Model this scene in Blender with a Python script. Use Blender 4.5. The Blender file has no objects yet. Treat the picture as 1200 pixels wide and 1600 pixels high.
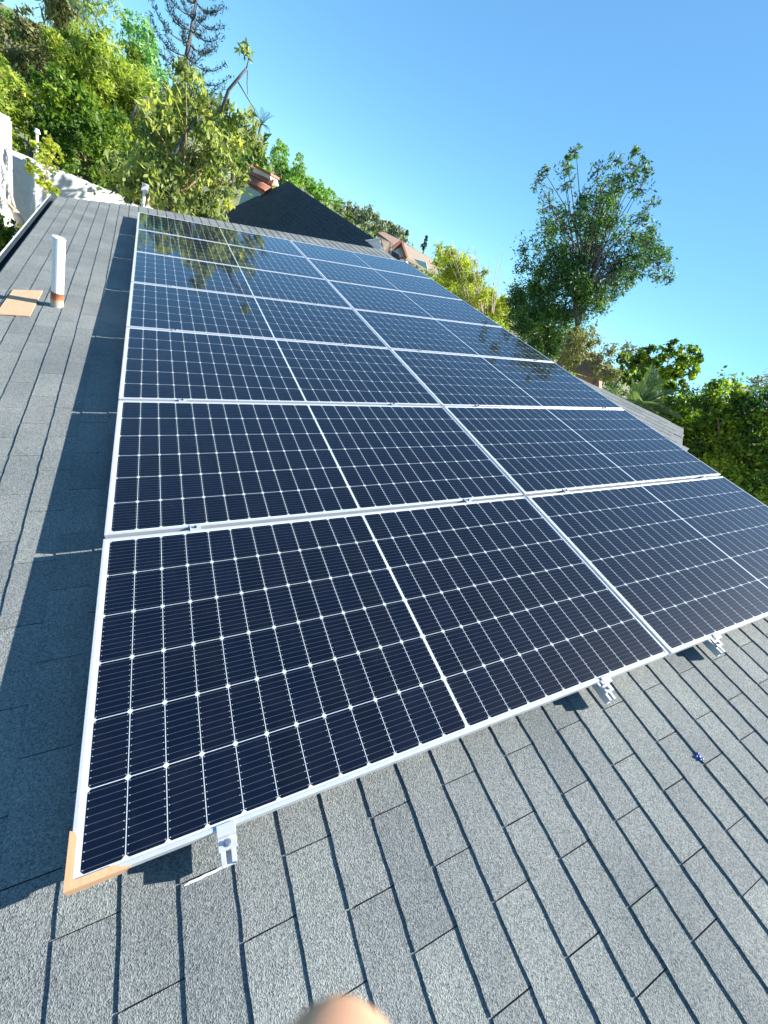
import bpy, bmesh, math, random
import numpy as np
from mathutils import Vector, Matrix
R = math.radians
S = bpy.context.scene
# ---------------------------------------------------------------- camera, sky, sun, exposure
CAM = Vector((-2.21807, -0.289154, 0.866048)); FPX = 638.05
CR = Matrix(((0.81898543, -0.36867988, 0.43970218), (0.09554453, -0.66796535, -0.73803356), (0.56580395, 0.64644987, -0.51182854)))
cd = bpy.data.cameras.new('camera'); cam = bpy.data.objects.new('camera', cd); S.collection.objects.link(cam)
cd.sensor_width = 36; cd.sensor_fit = 'AUTO'; cd.lens = 36 * FPX / 1600
cd.clip_start = 0.01; cd.clip_end = 6000
cd.dof.use_dof = True; cd.dof.focus_distance = 3.2; cd.dof.aperture_fstop = 8.5
cam.matrix_world = Matrix.Translation(CAM) @ Matrix((CR[0], -CR[1], -CR[2])).transposed().to_4x4()
S.camera = cam
S.render.resolution_x = 768; S.render.resolution_y = 1024
TH = R(14.6)                                                # pitch of the roof and the array on it
SUNP = Vector((0.265, -0.062, 0.125))                       # towards the sun, in the array's frame
MP = Matrix.Rotation(-TH, 4, 'Y')
SUN = (MP @ SUNP).normalized()
sel = math.asin(SUN.z); saz = math.atan2(SUN.x, SUN.y)
w = bpy.data.worlds.new("World"); S.world = w; w.use_nodes = True
nt = w.node_tree; bg = nt.nodes['Background']
sky = nt.nodes.new('ShaderNodeTexSky'); sky.sky_type = 'NISHITA'; sky.sun_disc = False
sky.sun_elevation = sel; sky.sun_rotation = saz; sky.altitude = 900; sky.air_density = 0.75; sky.dust_density = 0.25; sky.ozone_density = 4.5
tint = nt.nodes.new('ShaderNodeMix'); tint.data_type = 'RGBA'; tint.blend_type = 'MULTIPLY'; tint.inputs[0].default_value = 1; tint.inputs[7].default_value = (.76, 1.36, 1.70, 1)
gam = nt.nodes.new('ShaderNodeGamma'); gam.inputs[1].default_value = .6; nt.links.new(sky.outputs[0], gam.inputs[0]); nt.links.new(gam.outputs[0], tint.inputs[6]); nt.links.new(tint.outputs[2], bg.inputs[0]); bg.inputs[1].default_value = 0.088
sd = bpy.data.lights.new('sun', 'SUN'); sun = bpy.data.objects.new('sun', sd); S.collection.objects.link(sun)
sd.energy = 5.0; sd.angle = R(0.5); sd.color = (1.0, 0.95, 0.87)
sun.rotation_euler = SUN.to_track_quat('Z', 'Y').to_euler()
S.view_settings.view_transform = 'Standard'; S.view_settings.look = 'None'; S.view_settings.exposure = 1.55; S.view_settings.gamma = 1
S.render.engine = 'CYCLES'
C = S.collection
rng = np.random.default_rng(11); random.seed(5)

# ---------------------------------------------------------------- helpers
def ray(px, py):
    c = Vector(((px - 600) / FPX, (py - 800) / FPX, 1)); return (CR.transposed() @ c).normalized()
def at(px, py, d): return CAM + ray(px, py) * d
def zdep(p): return (CR @ (p - CAM)).z
GZ = -3.8
# the array's plane as a frame, and the shingle plane under it
ROOF = MP @ Matrix.Translation((-1.0907, 0, -0.120)) @ Matrix.Rotation(R(.65), 4, 'Z') @ Matrix.Rotation(R(-.55), 4, 'Y') @ Matrix.Rotation(R(.21), 4, 'X')
ROOFI = ROOF.inverted()
def tag(o, label=None, cat=None, group=None, kind=None):
    if label: o['label'] = label
    if cat: o['category'] = cat
    if group: o['group'] = group
    if kind: o['kind'] = kind
    return o
def empty(name, loc=(0, 0, 0), label=None, cat=None, group=None, mat=None):
    o = bpy.data.objects.new(name, None); C.objects.link(o); o.empty_display_size = .1
    if mat is not None: o.matrix_world = mat
    else: o.location = loc
    return tag(o, label, cat, group)
def mesh_obj(name, verts, faces, mat, parent=None, smooth=False, local=False):
    me = bpy.data.meshes.new(name); me.from_pydata([tuple(v) for v in verts], [], faces); me.update()
    return link(name, me, mat, parent, smooth, local)
def link(name, me, mat, parent=None, smooth=False, local=False):
    o = bpy.data.objects.new(name, me); C.objects.link(o)
    for m in (mat if isinstance(mat, (list, tuple)) else [mat]): me.materials.append(m)
    if smooth: me.polygons.foreach_set('use_smooth', [True] * len(me.polygons))
    if parent is not None:
        o.parent = parent
        if not local: o.matrix_parent_inverse = wm(parent).inverted()
    return o
def wm(o):
    m = o.matrix_basis.copy()
    return m if o.parent is None else wm(o.parent) @ o.matrix_parent_inverse @ m
class MB:
    def __init__(s): s.v = []; s.f = []
    def add(s, vs, fs):
        n = len(s.v); s.v += [Vector(v) for v in vs]; s.f += [tuple(n + i for i in f) for f in fs]; return s
    def box(s, lo, hi, M=None):
        x0, y0, z0 = lo; x1, y1, z1 = hi
        vs = [Vector(p) for p in ((x0,y0,z0),(x1,y0,z0),(x1,y1,z0),(x0,y1,z0),(x0,y0,z1),(x1,y0,z1),(x1,y1,z1),(x0,y1,z1))]
        if M: vs = [M @ v for v in vs]
        return s.add(vs, [(0,3,2,1),(4,5,6,7),(0,1,5,4),(1,2,6,5),(2,3,7,6),(3,0,4,7)])
    def slab(s, pts, off):                      # polygon given thickness along off
        n = len(pts); pts = [Vector(p) for p in pts]; off = Vector(off)
        return s.add(pts + [p + off for p in pts], [tuple(range(n)), tuple(range(2*n-1, n-1, -1))] + [(i, i+n, (i+1) % n + n, (i+1) % n) for i in range(n)])
    def tube(s, pts, rad, n=7, cap=True):
        pts = [Vector(p) for p in pts]; k = len(s.v); m = len(pts)
        if not hasattr(rad, '__len__'): rad = [rad] * m
        for i, p in enumerate(pts):
            t = (pts[min(i+1, m-1)] - pts[max(i-1, 0)]).normalized()
            a = t.cross(Vector((.31, .87, .22))).normalized(); b = t.cross(a)
            for j in range(n):
                an = 2*math.pi*j/n; s.v.append(p + (a*math.cos(an) + b*math.sin(an)) * rad[i])
        for i in range(m-1):
            for j in range(n):
                s.f.append((k+i*n+j, k+i*n+(j+1) % n, k+(i+1)*n+(j+1) % n, k+(i+1)*n+j))
        if cap: s.f.append(tuple(k+j for j in range(n))[::-1]); s.f.append(tuple(k+(m-1)*n+j for j in range(n)))
        return s
    def build(s, name, mat, parent=None, smooth=False, local=False, bevel=0):
        o = mesh_obj(name, s.v, s.f, mat, parent, smooth, local)
        if bevel:
            bm = bmesh.new(); bm.from_mesh(o.data); bmesh.ops.recalc_face_normals(bm, faces=bm.faces)
            bmesh.ops.bevel(bm, geom=list(bm.edges), offset=bevel, segments=1, affect='EDGES'); bm.to_mesh(o.data); bm.free()
        return o

# ---------------------------------------------------------------- materials
class NT:
    def __init__(s, name):
        s.m = bpy.data.materials.new(name); s.m.use_nodes = True; s.t = s.m.node_tree; s.n = s.t.nodes; s.l = s.t.links
        s.b = s.n['Principled BSDF']; s.out = s.n['Material Output']
    def node(s, ty, **k):
        n = s.n.new(ty)
        for a, b in k.items(): setattr(n, a, b)
        return n
    def put(s, sock, v):
        if isinstance(v, bpy.types.NodeSocket): s.l.new(v, sock)
        else: sock.default_value = v
    def M(s, op, a, b=0.0, c=0.0):
        n = s.node('ShaderNodeMath', operation=op); s.put(n.inputs[0], a); s.put(n.inputs[1], b); s.put(n.inputs[2], c); return n.outputs[0]
    def co(s, kind='Object'): return s.node('ShaderNodeTexCoord').outputs[kind]
    def noise(s, scale, detail=3, vec=None, rough=.6):
        n = s.node('ShaderNodeTexNoise'); n.inputs['Scale'].default_value = scale; n.inputs['Detail'].default_value = detail; n.inputs['Roughness'].default_value = rough
        s.l.new(vec if vec else s.co(), n.inputs['Vector']); return n.outputs['Fac']
    def ramp(s, fac, stops):
        n = s.node('ShaderNodeValToRGB'); r = n.color_ramp
        while len(r.elements) < len(stops): r.elements.new(.5)
        for e, (p, c) in zip(r.elements, stops): e.position = p; e.color = (*c, 1)
        s.l.new(fac, n.inputs[0]); return n.outputs[0]
    def mix(s, f, a, b, bl='MIX'):
        n = s.node('ShaderNodeMix', data_type='RGBA', blend_type=bl); s.put(n.inputs[0], f)
        for k, v in ((6, a), (7, b)): s.put(n.inputs[k], v if isinstance(v, bpy.types.NodeSocket) else (*v, 1) if len(v) == 3 else v)
        return n.outputs[2]
    def bump(s, h, st, dist):
        n = s.node('ShaderNodeBump'); n.inputs['Strength'].default_value = st; n.inputs['Distance'].default_value = dist; s.l.new(h, n.inputs['Height']); s.l.new(n.outputs[0], s.b.inputs['Normal'])
    def set(s, col=None, rough=None, metal=None, **k):
        if col is not None: s.put(s.b.inputs['Base Color'], col if isinstance(col, bpy.types.NodeSocket) else (*col, 1))
        if rough is not None: s.put(s.b.inputs['Roughness'], rough)
        if metal is not None: s.put(s.b.inputs['Metallic'], metal)
        for a, b in k.items(): s.put(s.b.inputs[a.replace('_', ' ')], b)
        return s.m
def plain(name, a, b=None, scale=6, rough=.7, metal=0, bump=0.0, bs=60):
    t = NT(name); b = b or tuple(x * .75 for x in a)
    t.set(t.ramp(t.noise(scale, 5), [(.35, a), (.65, b)]), rough, metal)
    if bump: t.bump(t.noise(bs, 4), bump, .01)
    return t.m
def shingle_mat(name, lo, hi, gran=330):
    t = NT(name); co = t.co()
    isl = t.node('ShaderNodeNewGeometry').outputs['Random Per Island']
    v = t.node('ShaderNodeTexVoronoi'); v.inputs['Scale'].default_value = gran; t.l.new(co, v.inputs['Vector'])
    sep = t.node('ShaderNodeSeparateColor'); t.l.new(v.outputs['Color'], sep.inputs[0])
    g = t.ramp(sep.outputs[0], [(0, tuple(x*.62 for x in lo)), (.15, lo), (.62, hi), (.95, tuple(min(.95, x*1.22) for x in hi))])
    g2 = t.ramp(t.noise(gran*.42, 2, co), [(.36, (.86, .87, .88)), (.62, (1.10, 1.09, 1.08))])
    c = t.mix(1, g, g2, 'MULTIPLY')
    c = t.mix(1, c, t.ramp(isl, [(0, (.88, .89, .91)), (.5, (1, 1, 1)), (1, (1.09, 1.10, 1.08))]), 'MULTIPLY')
    c = t.mix(1, c, t.ramp(t.noise(2.2, 7, co), [(.3, (.80, .82, .83)), (.7, (1.15, 1.14, 1.11))]), 'MULTIPLY')
    c = t.mix(t.M('MULTIPLY', t.ramp(t.noise(16, 6, co), [(.68, (0,)*3), (.78, (1,)*3)]), .35), c, (.30, .23, .16))
    t.set(c, .93, Specular_IOR_Level=.25)
    h = t.M('ADD', t.M('MULTIPLY', v.outputs['Distance'], .8), t.M('MULTIPLY', t.noise(38, 4, co), 1.4))
    t.bump(h, .55, .004); return t.m
def cell_mat():
    t = NT('panel_glass'); sp = t.node('ShaderNodeSeparateXYZ'); t.l.new(t.co(), sp.inputs[0]); X, Y = sp.outputs[0], sp.outputs[1]; M = t.M
    half = M('GREATER_THAN', X, 1.139); u = M('SUBTRACT', M('SUBTRACT', X, .0228), M('MULTIPLY', half, 1.1212)); v = M('SUBTRACT', Y, .0164)
    px, py = .0926, .1832
    cu = M('DIVIDE', u, px); cv = M('DIVIDE', v, py)
    fu = M('FRACT', cu); fv = M('FRACT', cv)
    du = M('MULTIPLY', M('MINIMUM', fu, M('SUBTRACT', 1, fu)), px); dv = M('MULTIPLY', M('MINIMUM', fv, M('SUBTRACT', 1, fv)), py)
    w = M('LESS_THAN', du, .00095); w = M('MAXIMUM', w, M('LESS_THAN', dv, .0010)); w = M('MAXIMUM', w, M('LESS_THAN', M('ADD', du, dv), .0092))
    for a in (M('LESS_THAN', u, 0), M('GREATER_THAN', u, 12*px), M('LESS_THAN', v, 0), M('GREATER_THAN', v, 6*py)): w = M('MAXIMUM', w, a)
    bb = M('FRACT', M('MULTIPLY', fv, 10)); bd = M('ABSOLUTE', M('SUBTRACT', bb, .5))
    bus = M('LESS_THAN', bd, .030)
    pad = M('MULTIPLY', M('LESS_THAN', M('ABSOLUTE', M('SUBTRACT', du, .0055)), .0013), M('LESS_THAN', bd, .055))
    oi = t.node('ShaderNodeObjectInfo').outputs['Random']
    cb = t.node('ShaderNodeCombineXYZ'); t.l.new(M('ADD', M('FLOOR', cu), M('MULTIPLY', half, 40)), cb.inputs[0]); t.l.new(M('FLOOR', cv), cb.inputs[1]); t.l.new(M('MULTIPLY', oi, 97), cb.inputs[2])
    wn = t.node('ShaderNodeTexWhiteNoise', noise_dimensions='3D'); t.l.new(cb.outputs[0], wn.inputs[0])
    base = t.ramp(wn.outputs[0], [(0, (.0006, .0026, .009)), (.6, (.0008, .0036, .015)), (1, (.0018, .0034, .012))])
    base = t.mix(M('MULTIPLY', oi, .5), base, (.003, .004, .011))
    c = t.mix(bus, base, (.062, .070, .082)); c = t.mix(pad, c, (.36, .38, .40)); c = t.mix(w, c, (.50, .56, .60))
    dust = t.ramp(t.noise(9, 8), [(.45, (0,)*3), (.8, (1,)*3)])
    c = t.mix(M('MULTIPLY', dust, .007), c, (.5, .5, .48))
    t.set(c, .45, Specular_IOR_Level=.06, Coat_Weight=1.0, Coat_Roughness=.035, Coat_IOR=1.40)
    nb = t.node('ShaderNodeBump'); nb.inputs['Strength'].default_value = .05; nb.inputs['Distance'].default_value = .002
    t.l.new(t.noise(30, 2), nb.inputs['Height']); t.l.new(nb.outputs[0], t.b.inputs['Coat Normal'])
    return t.m
def alu(name='aluminium', c=(.72, .74, .77), rough=.38, metal=.4):
    t = NT(name); mp = t.node('ShaderNodeMapping'); mp.inputs['Scale'].default_value = (8, 8, 300); t.l.new(t.co(), mp.inputs[0])
    n = t.noise(4, 4, mp.outputs[0]); t.set(t.ramp(n, [(.3, tuple(x*.9 for x in c)), (.7, c)]), t.M('MULTIPLY_ADD', n, .2, rough - .1), metal); return t.m
def leaf_mat(name, dark, light, accent=None, trans=.35):
    t = NT(name); isl = t.node('ShaderNodeNewGeometry').outputs['Random Per Island']
    at_ = t.node('ShaderNodeAttribute', attribute_name='tone').outputs['Fac']
    f = t.M('ADD', t.M('MULTIPLY', at_, .65), t.M('MULTIPLY', isl, .35))
    st = [(.12, dark), (.75, light)] + ([(.97, accent)] if accent else [])
    c = t.ramp(f, st)
    t.set(c, .55, Specular_IOR_Level=.35)
    tr = t.node('ShaderNodeBsdfTranslucent'); t.l.new(t.mix(1, c, (1.25, 1.3, .55), 'MULTIPLY'), tr.inputs[0])
    mx = t.node('ShaderNodeMixShader'); mx.inputs[0].default_value = trans
    t.l.new(t.b.outputs[0], mx.inputs[1]); t.l.new(tr.outputs[0], mx.inputs[2]); t.l.new(mx.outputs[0], t.out.inputs[0]); return t.m
MT = {}
MT['shingle'] = shingle_mat('grey_shingles', (.132, .146, .147), (.205, .219, .215))
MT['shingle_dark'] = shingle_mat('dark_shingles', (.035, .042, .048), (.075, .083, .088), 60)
MT['felt'] = plain('roofing_felt', (.085, .09, .092), (.06, .065, .068), 20, .9)
MT['cell'] = cell_mat(); MT['alu'] = alu(c=(.62, .645, .68)); MT['steel'] = alu('stainless_steel', (.55, .56, .58), .3, .9)
MT['black'] = plain('black_rubber', (.02, .02, .022), (.015,)*3, 20, .6)
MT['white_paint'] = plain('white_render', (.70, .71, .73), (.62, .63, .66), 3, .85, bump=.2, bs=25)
MT['white_board'] = plain('white_boards', (.78, .77, .74), (.66, .66, .62), 9, .8, bump=.2, bs=30)
MT['cream'] = plain('cream_render', (.62, .60, .55), (.52, .5, .45), 2, .85)
MT['teal'] = plain('pale_teal_wall', (.32, .50, .45), (.28, .44, .40), 2, .8)
MT['brick'] = plain('red_brown_tiles', (.44, .17, .10), (.30, .11, .07), 14, .8, bump=.5, bs=20)
MT['roof_brown'] = plain('brown_tiles', (.25, .17, .13), (.18, .12, .09), 14, .85)
MT['tan_roof'] = plain('tan_roof_tiles', (.20, .155, .12), (.15, .115, .09), 8, .85, bump=.5, bs=20)
MT['brown'] = plain('brown_boards', (.26, .10, .06), (.16, .06, .04), 8, .7)
MT['darkwood'] = plain('dark_fascia', (.05, .035, .03), (.03, .02, .02), 8, .7)
MT['soil'] = plain('dry_grass_and_soil', (.17, .16, .08), (.10, .13, .05), .4, .95, bump=.6, bs=3)
MT['gutter'] = plain('dark_gutter_paint', (.035, .05, .065), (.028, .04, .05), 10, .4)
MT['fascia'] = plain('pale_fascia_paint', (.50, .55, .52), (.4, .45, .42), 10, .6)
def bark(n, a, b): return plain(n, a, b, 14, .9, bump=.8, bs=40)
MT['bark'] = bark('brown_bark', (.17, .12, .08), (.09, .065, .045)); MT['pale_bark'] = bark('pale_bark', (.50, .42, .34), (.34, .28, .22)); MT['yellow_bark'] = bark('yellowish_bark', (.38, .30, .15), (.22, .16, .08)); MT['grey_bark'] = bark('grey_bark', (.13, .13, .13), (.07, .07, .075))
L = leaf_mat
MT['l_avo'] = L('broad_glossy_leaf', (.05, .10, .035), (.40, .46, .15), (.72, .68, .16), 0.5)
MT['l_green'] = L('fresh_green_leaf', (.07, .13, .02), (.40, .50, .09), (.66, .62, .12), 0.5)
MT['l_dark'] = L('deep_green_leaf', (.03, .09, .025), (.12, .24, .04), (.35, .42, .06), 0.35)
MT['l_poplar'] = L('pale_blue_green_leaf', (.12, .28, .12), (.34, .58, .26), (.45, .62, .28), 0.5)
MT['l_brown'] = L('olive_brown_leaf', (.08, .10, .04), (.28, .28, .12), (.34, .30, .12), 0.35)
MT['l_pine'] = L('bluish_needle', (.02, .045, .05), (.05, .10, .11), None, .1)
MT['l_cypress'] = L('bright_green_spray', (.08, .20, .035), (.26, .46, .10), (.42, .56, .12), 0.4)
MT['l_big'] = L('small_willow_leaf', (.015, .055, .03), (.09, .20, .05), (.30, .42, .08), 0.35)
MT['l_yellow'] = L('yellow_green_leaf', (.14, .20, .02), (.46, .52, .07), (.65, .58, .07), 0.5)
MT['l_olive'] = L('grey_olive_leaf', (0.108, 0.135, 0.081), (0.27, 0.324, 0.189), None, .2)
MT['l_mag'] = L('lime_tipped_leaf', (.015, .05, .01), (.17, .28, .02), (.72, .74, .07), 0.4)
MT['l_hedge'] = L('lush_hedge_leaf', (.018, .06, .015), (.17, .29, .03), (.55, .58, .07), 0.4)
MT['l_dry'] = L('dry_bush_leaf', (.10, .10, .04), (.26, .28, .10), (.46, .30, .15), 0.35)
MT['l_palm'] = L('palm_leaf', (.10, .17, .07), (.34, .42, .20), (.7, .7, .5), 0.3)

# ---------------------------------------------------------------- ground and house
def ground():
    n = 90; a = np.linspace(-1, 1, n); c = np.sign(a) * np.abs(a) ** 3 * 2500
    X, Y = np.meshgrid(c, c, indexing='ij'); d = np.hypot(X, Y)
    Z = GZ - .004 * np.clip(d - 40, 0, 400) + .25 * np.sin(X * .13) * np.cos(Y * .11) * np.clip(d / 30 - .6, 0, 1)
    V = np.stack([X, Y, Z], -1).reshape(-1, 3)
    F = [(i*n+j, (i+1)*n+j, (i+1)*n+j+1, i*n+j+1) for i in range(n-1) for j in range(n-1)]
    tag(mesh_obj('ground', V, F, MT['soil'], smooth=True), kind='structure')
ground()
U, T, U0 = .13366, .30913, .10581
def far_edge(u): return 9.14 + min(0, (u + 1.1) * .33)
def tabs(mb, i0, i1, v0, vfar, frame, U=U, T=T, U0=U0, th=.0060, gap=.0026, keep=None):
    r = random.Random(3)
    for i in range(i0, i1):
        u = U0 + U * i; vf = vfar(u) if callable(vfar) else vfar
        ph = (.73 if i % 2 == 0 else .17) + r.uniform(-.015, .015)
        if i < -6: ph += .14
        k0 = math.floor(v0 / T) - 1
        k = k0; jn = 0
        while True:
            a = (k + ph) * T; b = a + T; k += 1
            if a > vf: break
            if b < v0: continue
            b = min(b, vf)
            a += gap/2 + r.uniform(0, .0012); b -= gap/2
            if b - a < .02: continue
            du = r.uniform(-.0012, .0012); t = th * r.uniform(.9, 1.15)
            if keep and not keep(u + U/2, (a+b)/2): continue
            n = 9; vs = []
            for q in range(n + 1):              # ragged butt edge at the downhill side
                y = a + (b-a) * q / n; jx = r.uniform(-.0016, .0016) + du
                vs += [(u + jx, y, t), (u + jx + .0012, y, -.004), (u + U + .012, y, .0002)]
            fs = []
            for q in range(n):
                o = q*3; fs += [(o, o+3, o+4, o+1), (o, o+2, o+5, o+3)]
            fs += [(0, 1, 2), (n*3, n*3+2, n*3+1)]
            mb.add([frame @ Vector(v) for v in vs], fs)
house = empty('house', (0, 4, GZ), 'our house under the solar panels, grey shingle roof with dark gutter and white vent pipe', 'house')
mb = MB(); tabs(mb, -17, 25, -2.6, far_edge, ROOF); roof = mb.build('roof', MT['shingle'], house)
UE = U0 + U * -17
sb = MB(); pts = [(UE + .01, -2.7), (3.44, -2.7), (3.44, 9.13), (-1.1, 9.13), (UE + .01, far_edge(UE) - .01)]
sb.slab([ROOF @ Vector((a, b, -.003)) for a, b in pts], ROOF.to_3x3() @ Vector((0, 0, -.16))); sb.build('underlay', MT['felt'], roof)
# raised triangular shingled corner beyond the panels
def Pp(x, y, z): return MP @ Vector((x, y, z))
tri = [(2.30, 1.50), (2.47, 1.66), (2.95, 1.98), (2.78, 2.44), (2.50, 3.03), (2.30, 3.45)]
cs = MB().slab([Pp(a, b, -.05) for a, b in tri], MP.to_3x3() @ Vector((0, 0, -.45))).build('roof_corner', MT['shingle'], house)
E1 = Vector((2.95, 1.98)); E2 = Vector((2.50, 3.03)); vd = (E2 - E1).normalized(); ud = Vector((vd.y, -vd.x)) # ud points uphill/out
cf = MP @ Matrix(((ud.x, vd.x, 0, E1.x), (ud.y, vd.y, 0, E1.y), (0, 0, 1, -.0485), (0, 0, 0, 1)))
from mathutils import geometry as G2
def inside(p):
    c = False; n = len(tri)
    for i in range(n):
        a, b = tri[i], tri[(i+1) % n]
        if (a[1] > p[1]) != (b[1] > p[1]) and p[0] < (b[0]-a[0])*(p[1]-a[1])/(b[1]-a[1]) + a[0]: c = not c
    return c
def keepc(u, v):
    return all(inside(tuple(E1 + ud*(u+a) + vd*(v+b))) for a in (-.05, .05) for b in (-.02, .02))
mb = MB(); tabs(mb, -5, 1, -.8, 2.2, cf, U=.11, T=.2, U0=-.10, th=.0025, keep=keepc); mb.build('shingle_course', MT['shingle'], cs)
# walls under the roof, fascia and gutter
x0 = (ROOF @ Vector((UE, 0, 0))).x + .45; x1 = (ROOF @ Vector((3.3, 0, 0))).x
zl = (ROOF @ Vector((UE + .46, 0, -.17))).z; zr = (ROOF @ Vector((3.3, 0, -.17))).z
wl = MB(); A = [(x0, -2.4, GZ), (x1, -2.4, GZ), (x1, -2.4, zr - .02), (x0, -2.4, zl - .02)]; wl.slab(A, (0, 10.9, 0)); wl.build('wall', MT['cream'], house)
gm = MB()
def gut(y): p = ROOF @ Vector((UE - .004, y, -.02)); return p
prof = [(-.005, .012), (-.005, -.085), (-.070, -.085), (-.090, -.02), (-.090, .000), (-.082, .000), (-.082, -.018), (-.064, -.075), (-.013, -.075), (-.013, .012)]
ya, yb = -2.65, far_edge(UE) + .03; vs = []
for y in (ya, yb):
    g = gut(y); vs += [(g.x + a, g.y, g.z + b) for a, b in prof]
n = len(prof); gm.add(vs, [(i, (i+1) % n, (i+1) % n + n, i+n) for i in range(n)] + [tuple(range(n)), tuple(range(2*n-1, n-1, -1))])
gt = gm.build('gutter', MT['gutter'], house)
gl = MB(); g0, g1 = gut(ya), gut(yb)
gl.slab([(g0.x-.091, g0.y, g0.z+.004), (g1.x-.091, g1.y, g1.z+.004), (g1.x-.102, g1.y, g1.z+.004), (g0.x-.102, g0.y, g0.z+.004)], (0, 0, -.03)).build('gutter_rim', MT['fascia'], gt)
# vent pipe
pb = Pp(-2.815, 4.10, -.125); ptop = pb + Vector((0, 0, .80))
PX, PY = pb.x, pb.y
pipe = MB().tube([(PX, PY, pb.z + .10), (PX, PY, pb.z + .30), (PX, PY, pb.z + .535)], .042, 24, cap=False)
pipe.tube([(PX, PY, pb.z + .536), (PX + .0, PY, pb.z + .541)], [.0435, .041], 24)
tp = plain('white_pipe_paint', (.80, .80, .80), (.74, .74, .76), 8, .45)
vp = pipe.build('vent_pipe', tp, house, smooth=False)
trt = NT('rusty_pipe_collar'); sp = trt.node('ShaderNodeSeparateXYZ'); trt.l.new(trt.co(), sp.inputs[0])
hh = trt.M('ADD', trt.M('SUBTRACT', sp.outputs[2], pb.z), trt.M('MULTIPLY_ADD', trt.noise(14, 4), .09, -.045))
trt.set(trt.ramp(hh, [(.03, (.42, .38, .32)), (.055, (.50, .36, .24)), (.075, (.42, .13, .05)), (.12, (.22, .07, .04))]), .75)
cl = MB().tube([(PX, PY, pb.z - .04), (PX, PY, pb.z + .125)], .0445, 24).build('collar', trt.m, vp, smooth=False)

# ---------------------------------------------------------------- solar panels
PW, PH, FH = 2.268, 1.132, .031
def frame_mb():
    m = MB(); f = .011; y0, y1 = 0, PH
    for lo, hi in (((0, 0), (f, PH)), ((PW-f, 0), (PW, PH)), ((f+.0002, 0), (PW-f-.0002, f)), ((f+.0002, PH-f), (PW-f-.0002, PH))):
        m.box((lo[0], lo[1], -FH), (hi[0], hi[1], 0))
    m.box((f, f, -FH), (f+.022, PH-f, -FH+.002)); m.box((PW-f-.022, f, -FH), (PW-f, PH-f, -FH+.002))
    return m
pf = empty('solar_panel', (0, 0, 0), 'x', 'solar panel', 'solar panels of the roof array')
frm = frame_mb().build('frame', MT['alu'], pf, local=True, bevel=.0012)
gls = MB().box((.0112, .0112, -.0065), (PW-.0112, PH-.0112, -.0022)).build('glass', MT['cell'], pf, local=True)
jbo = MB().box((1.09, .54, -.024), (1.17, .60, -.0068)).build('junction_box', MT['black'], pf, local=True)
ordw = ['nearest', 'second', 'third', 'fourth', 'fifth', 'sixth', 'farthest']
note = {(0, 0): 'dark solar panel at the near left corner of the array, cardboard on its corner',
        (1, 0): 'dark solar panel at the near right corner of the array, cut off by the frame',
        (0, 6): 'solar panel at the far left corner of the array, reflecting the drooping tree',
        (1, 6): 'bluish solar panel at the far right corner of the array'}
for cix in range(2):
    for j in range(7):
        if (cix, j) == (0, 0): o = pf
        else:
            o = pf.copy(); C.objects.link(o)
            for ch in (frm, gls, jbo):
                c2 = ch.copy(); C.objects.link(c2); c2.parent = o
        jx = random.uniform(-.0015, .0015) if j else 0
        o.matrix_world = MP @ Matrix.Translation((-2.276 + jx if cix == 0 else .008 + jx, .006 + j * 1.1545, random.uniform(-.0008, .0008))) @ Matrix.Rotation(random.uniform(-.0006, .0006), 4, 'Z') @ Matrix.Rotation(random.uniform(-.0012, .0012), 4, 'X') @ Matrix.Rotation(random.uniform(-.0008, .0008), 4, 'Y')
        o['label'] = note.get((cix, j)) or 'solar panel in the %s column, %s counted from the near edge' % (('left', 'right')[cix], ordw[j])
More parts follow.
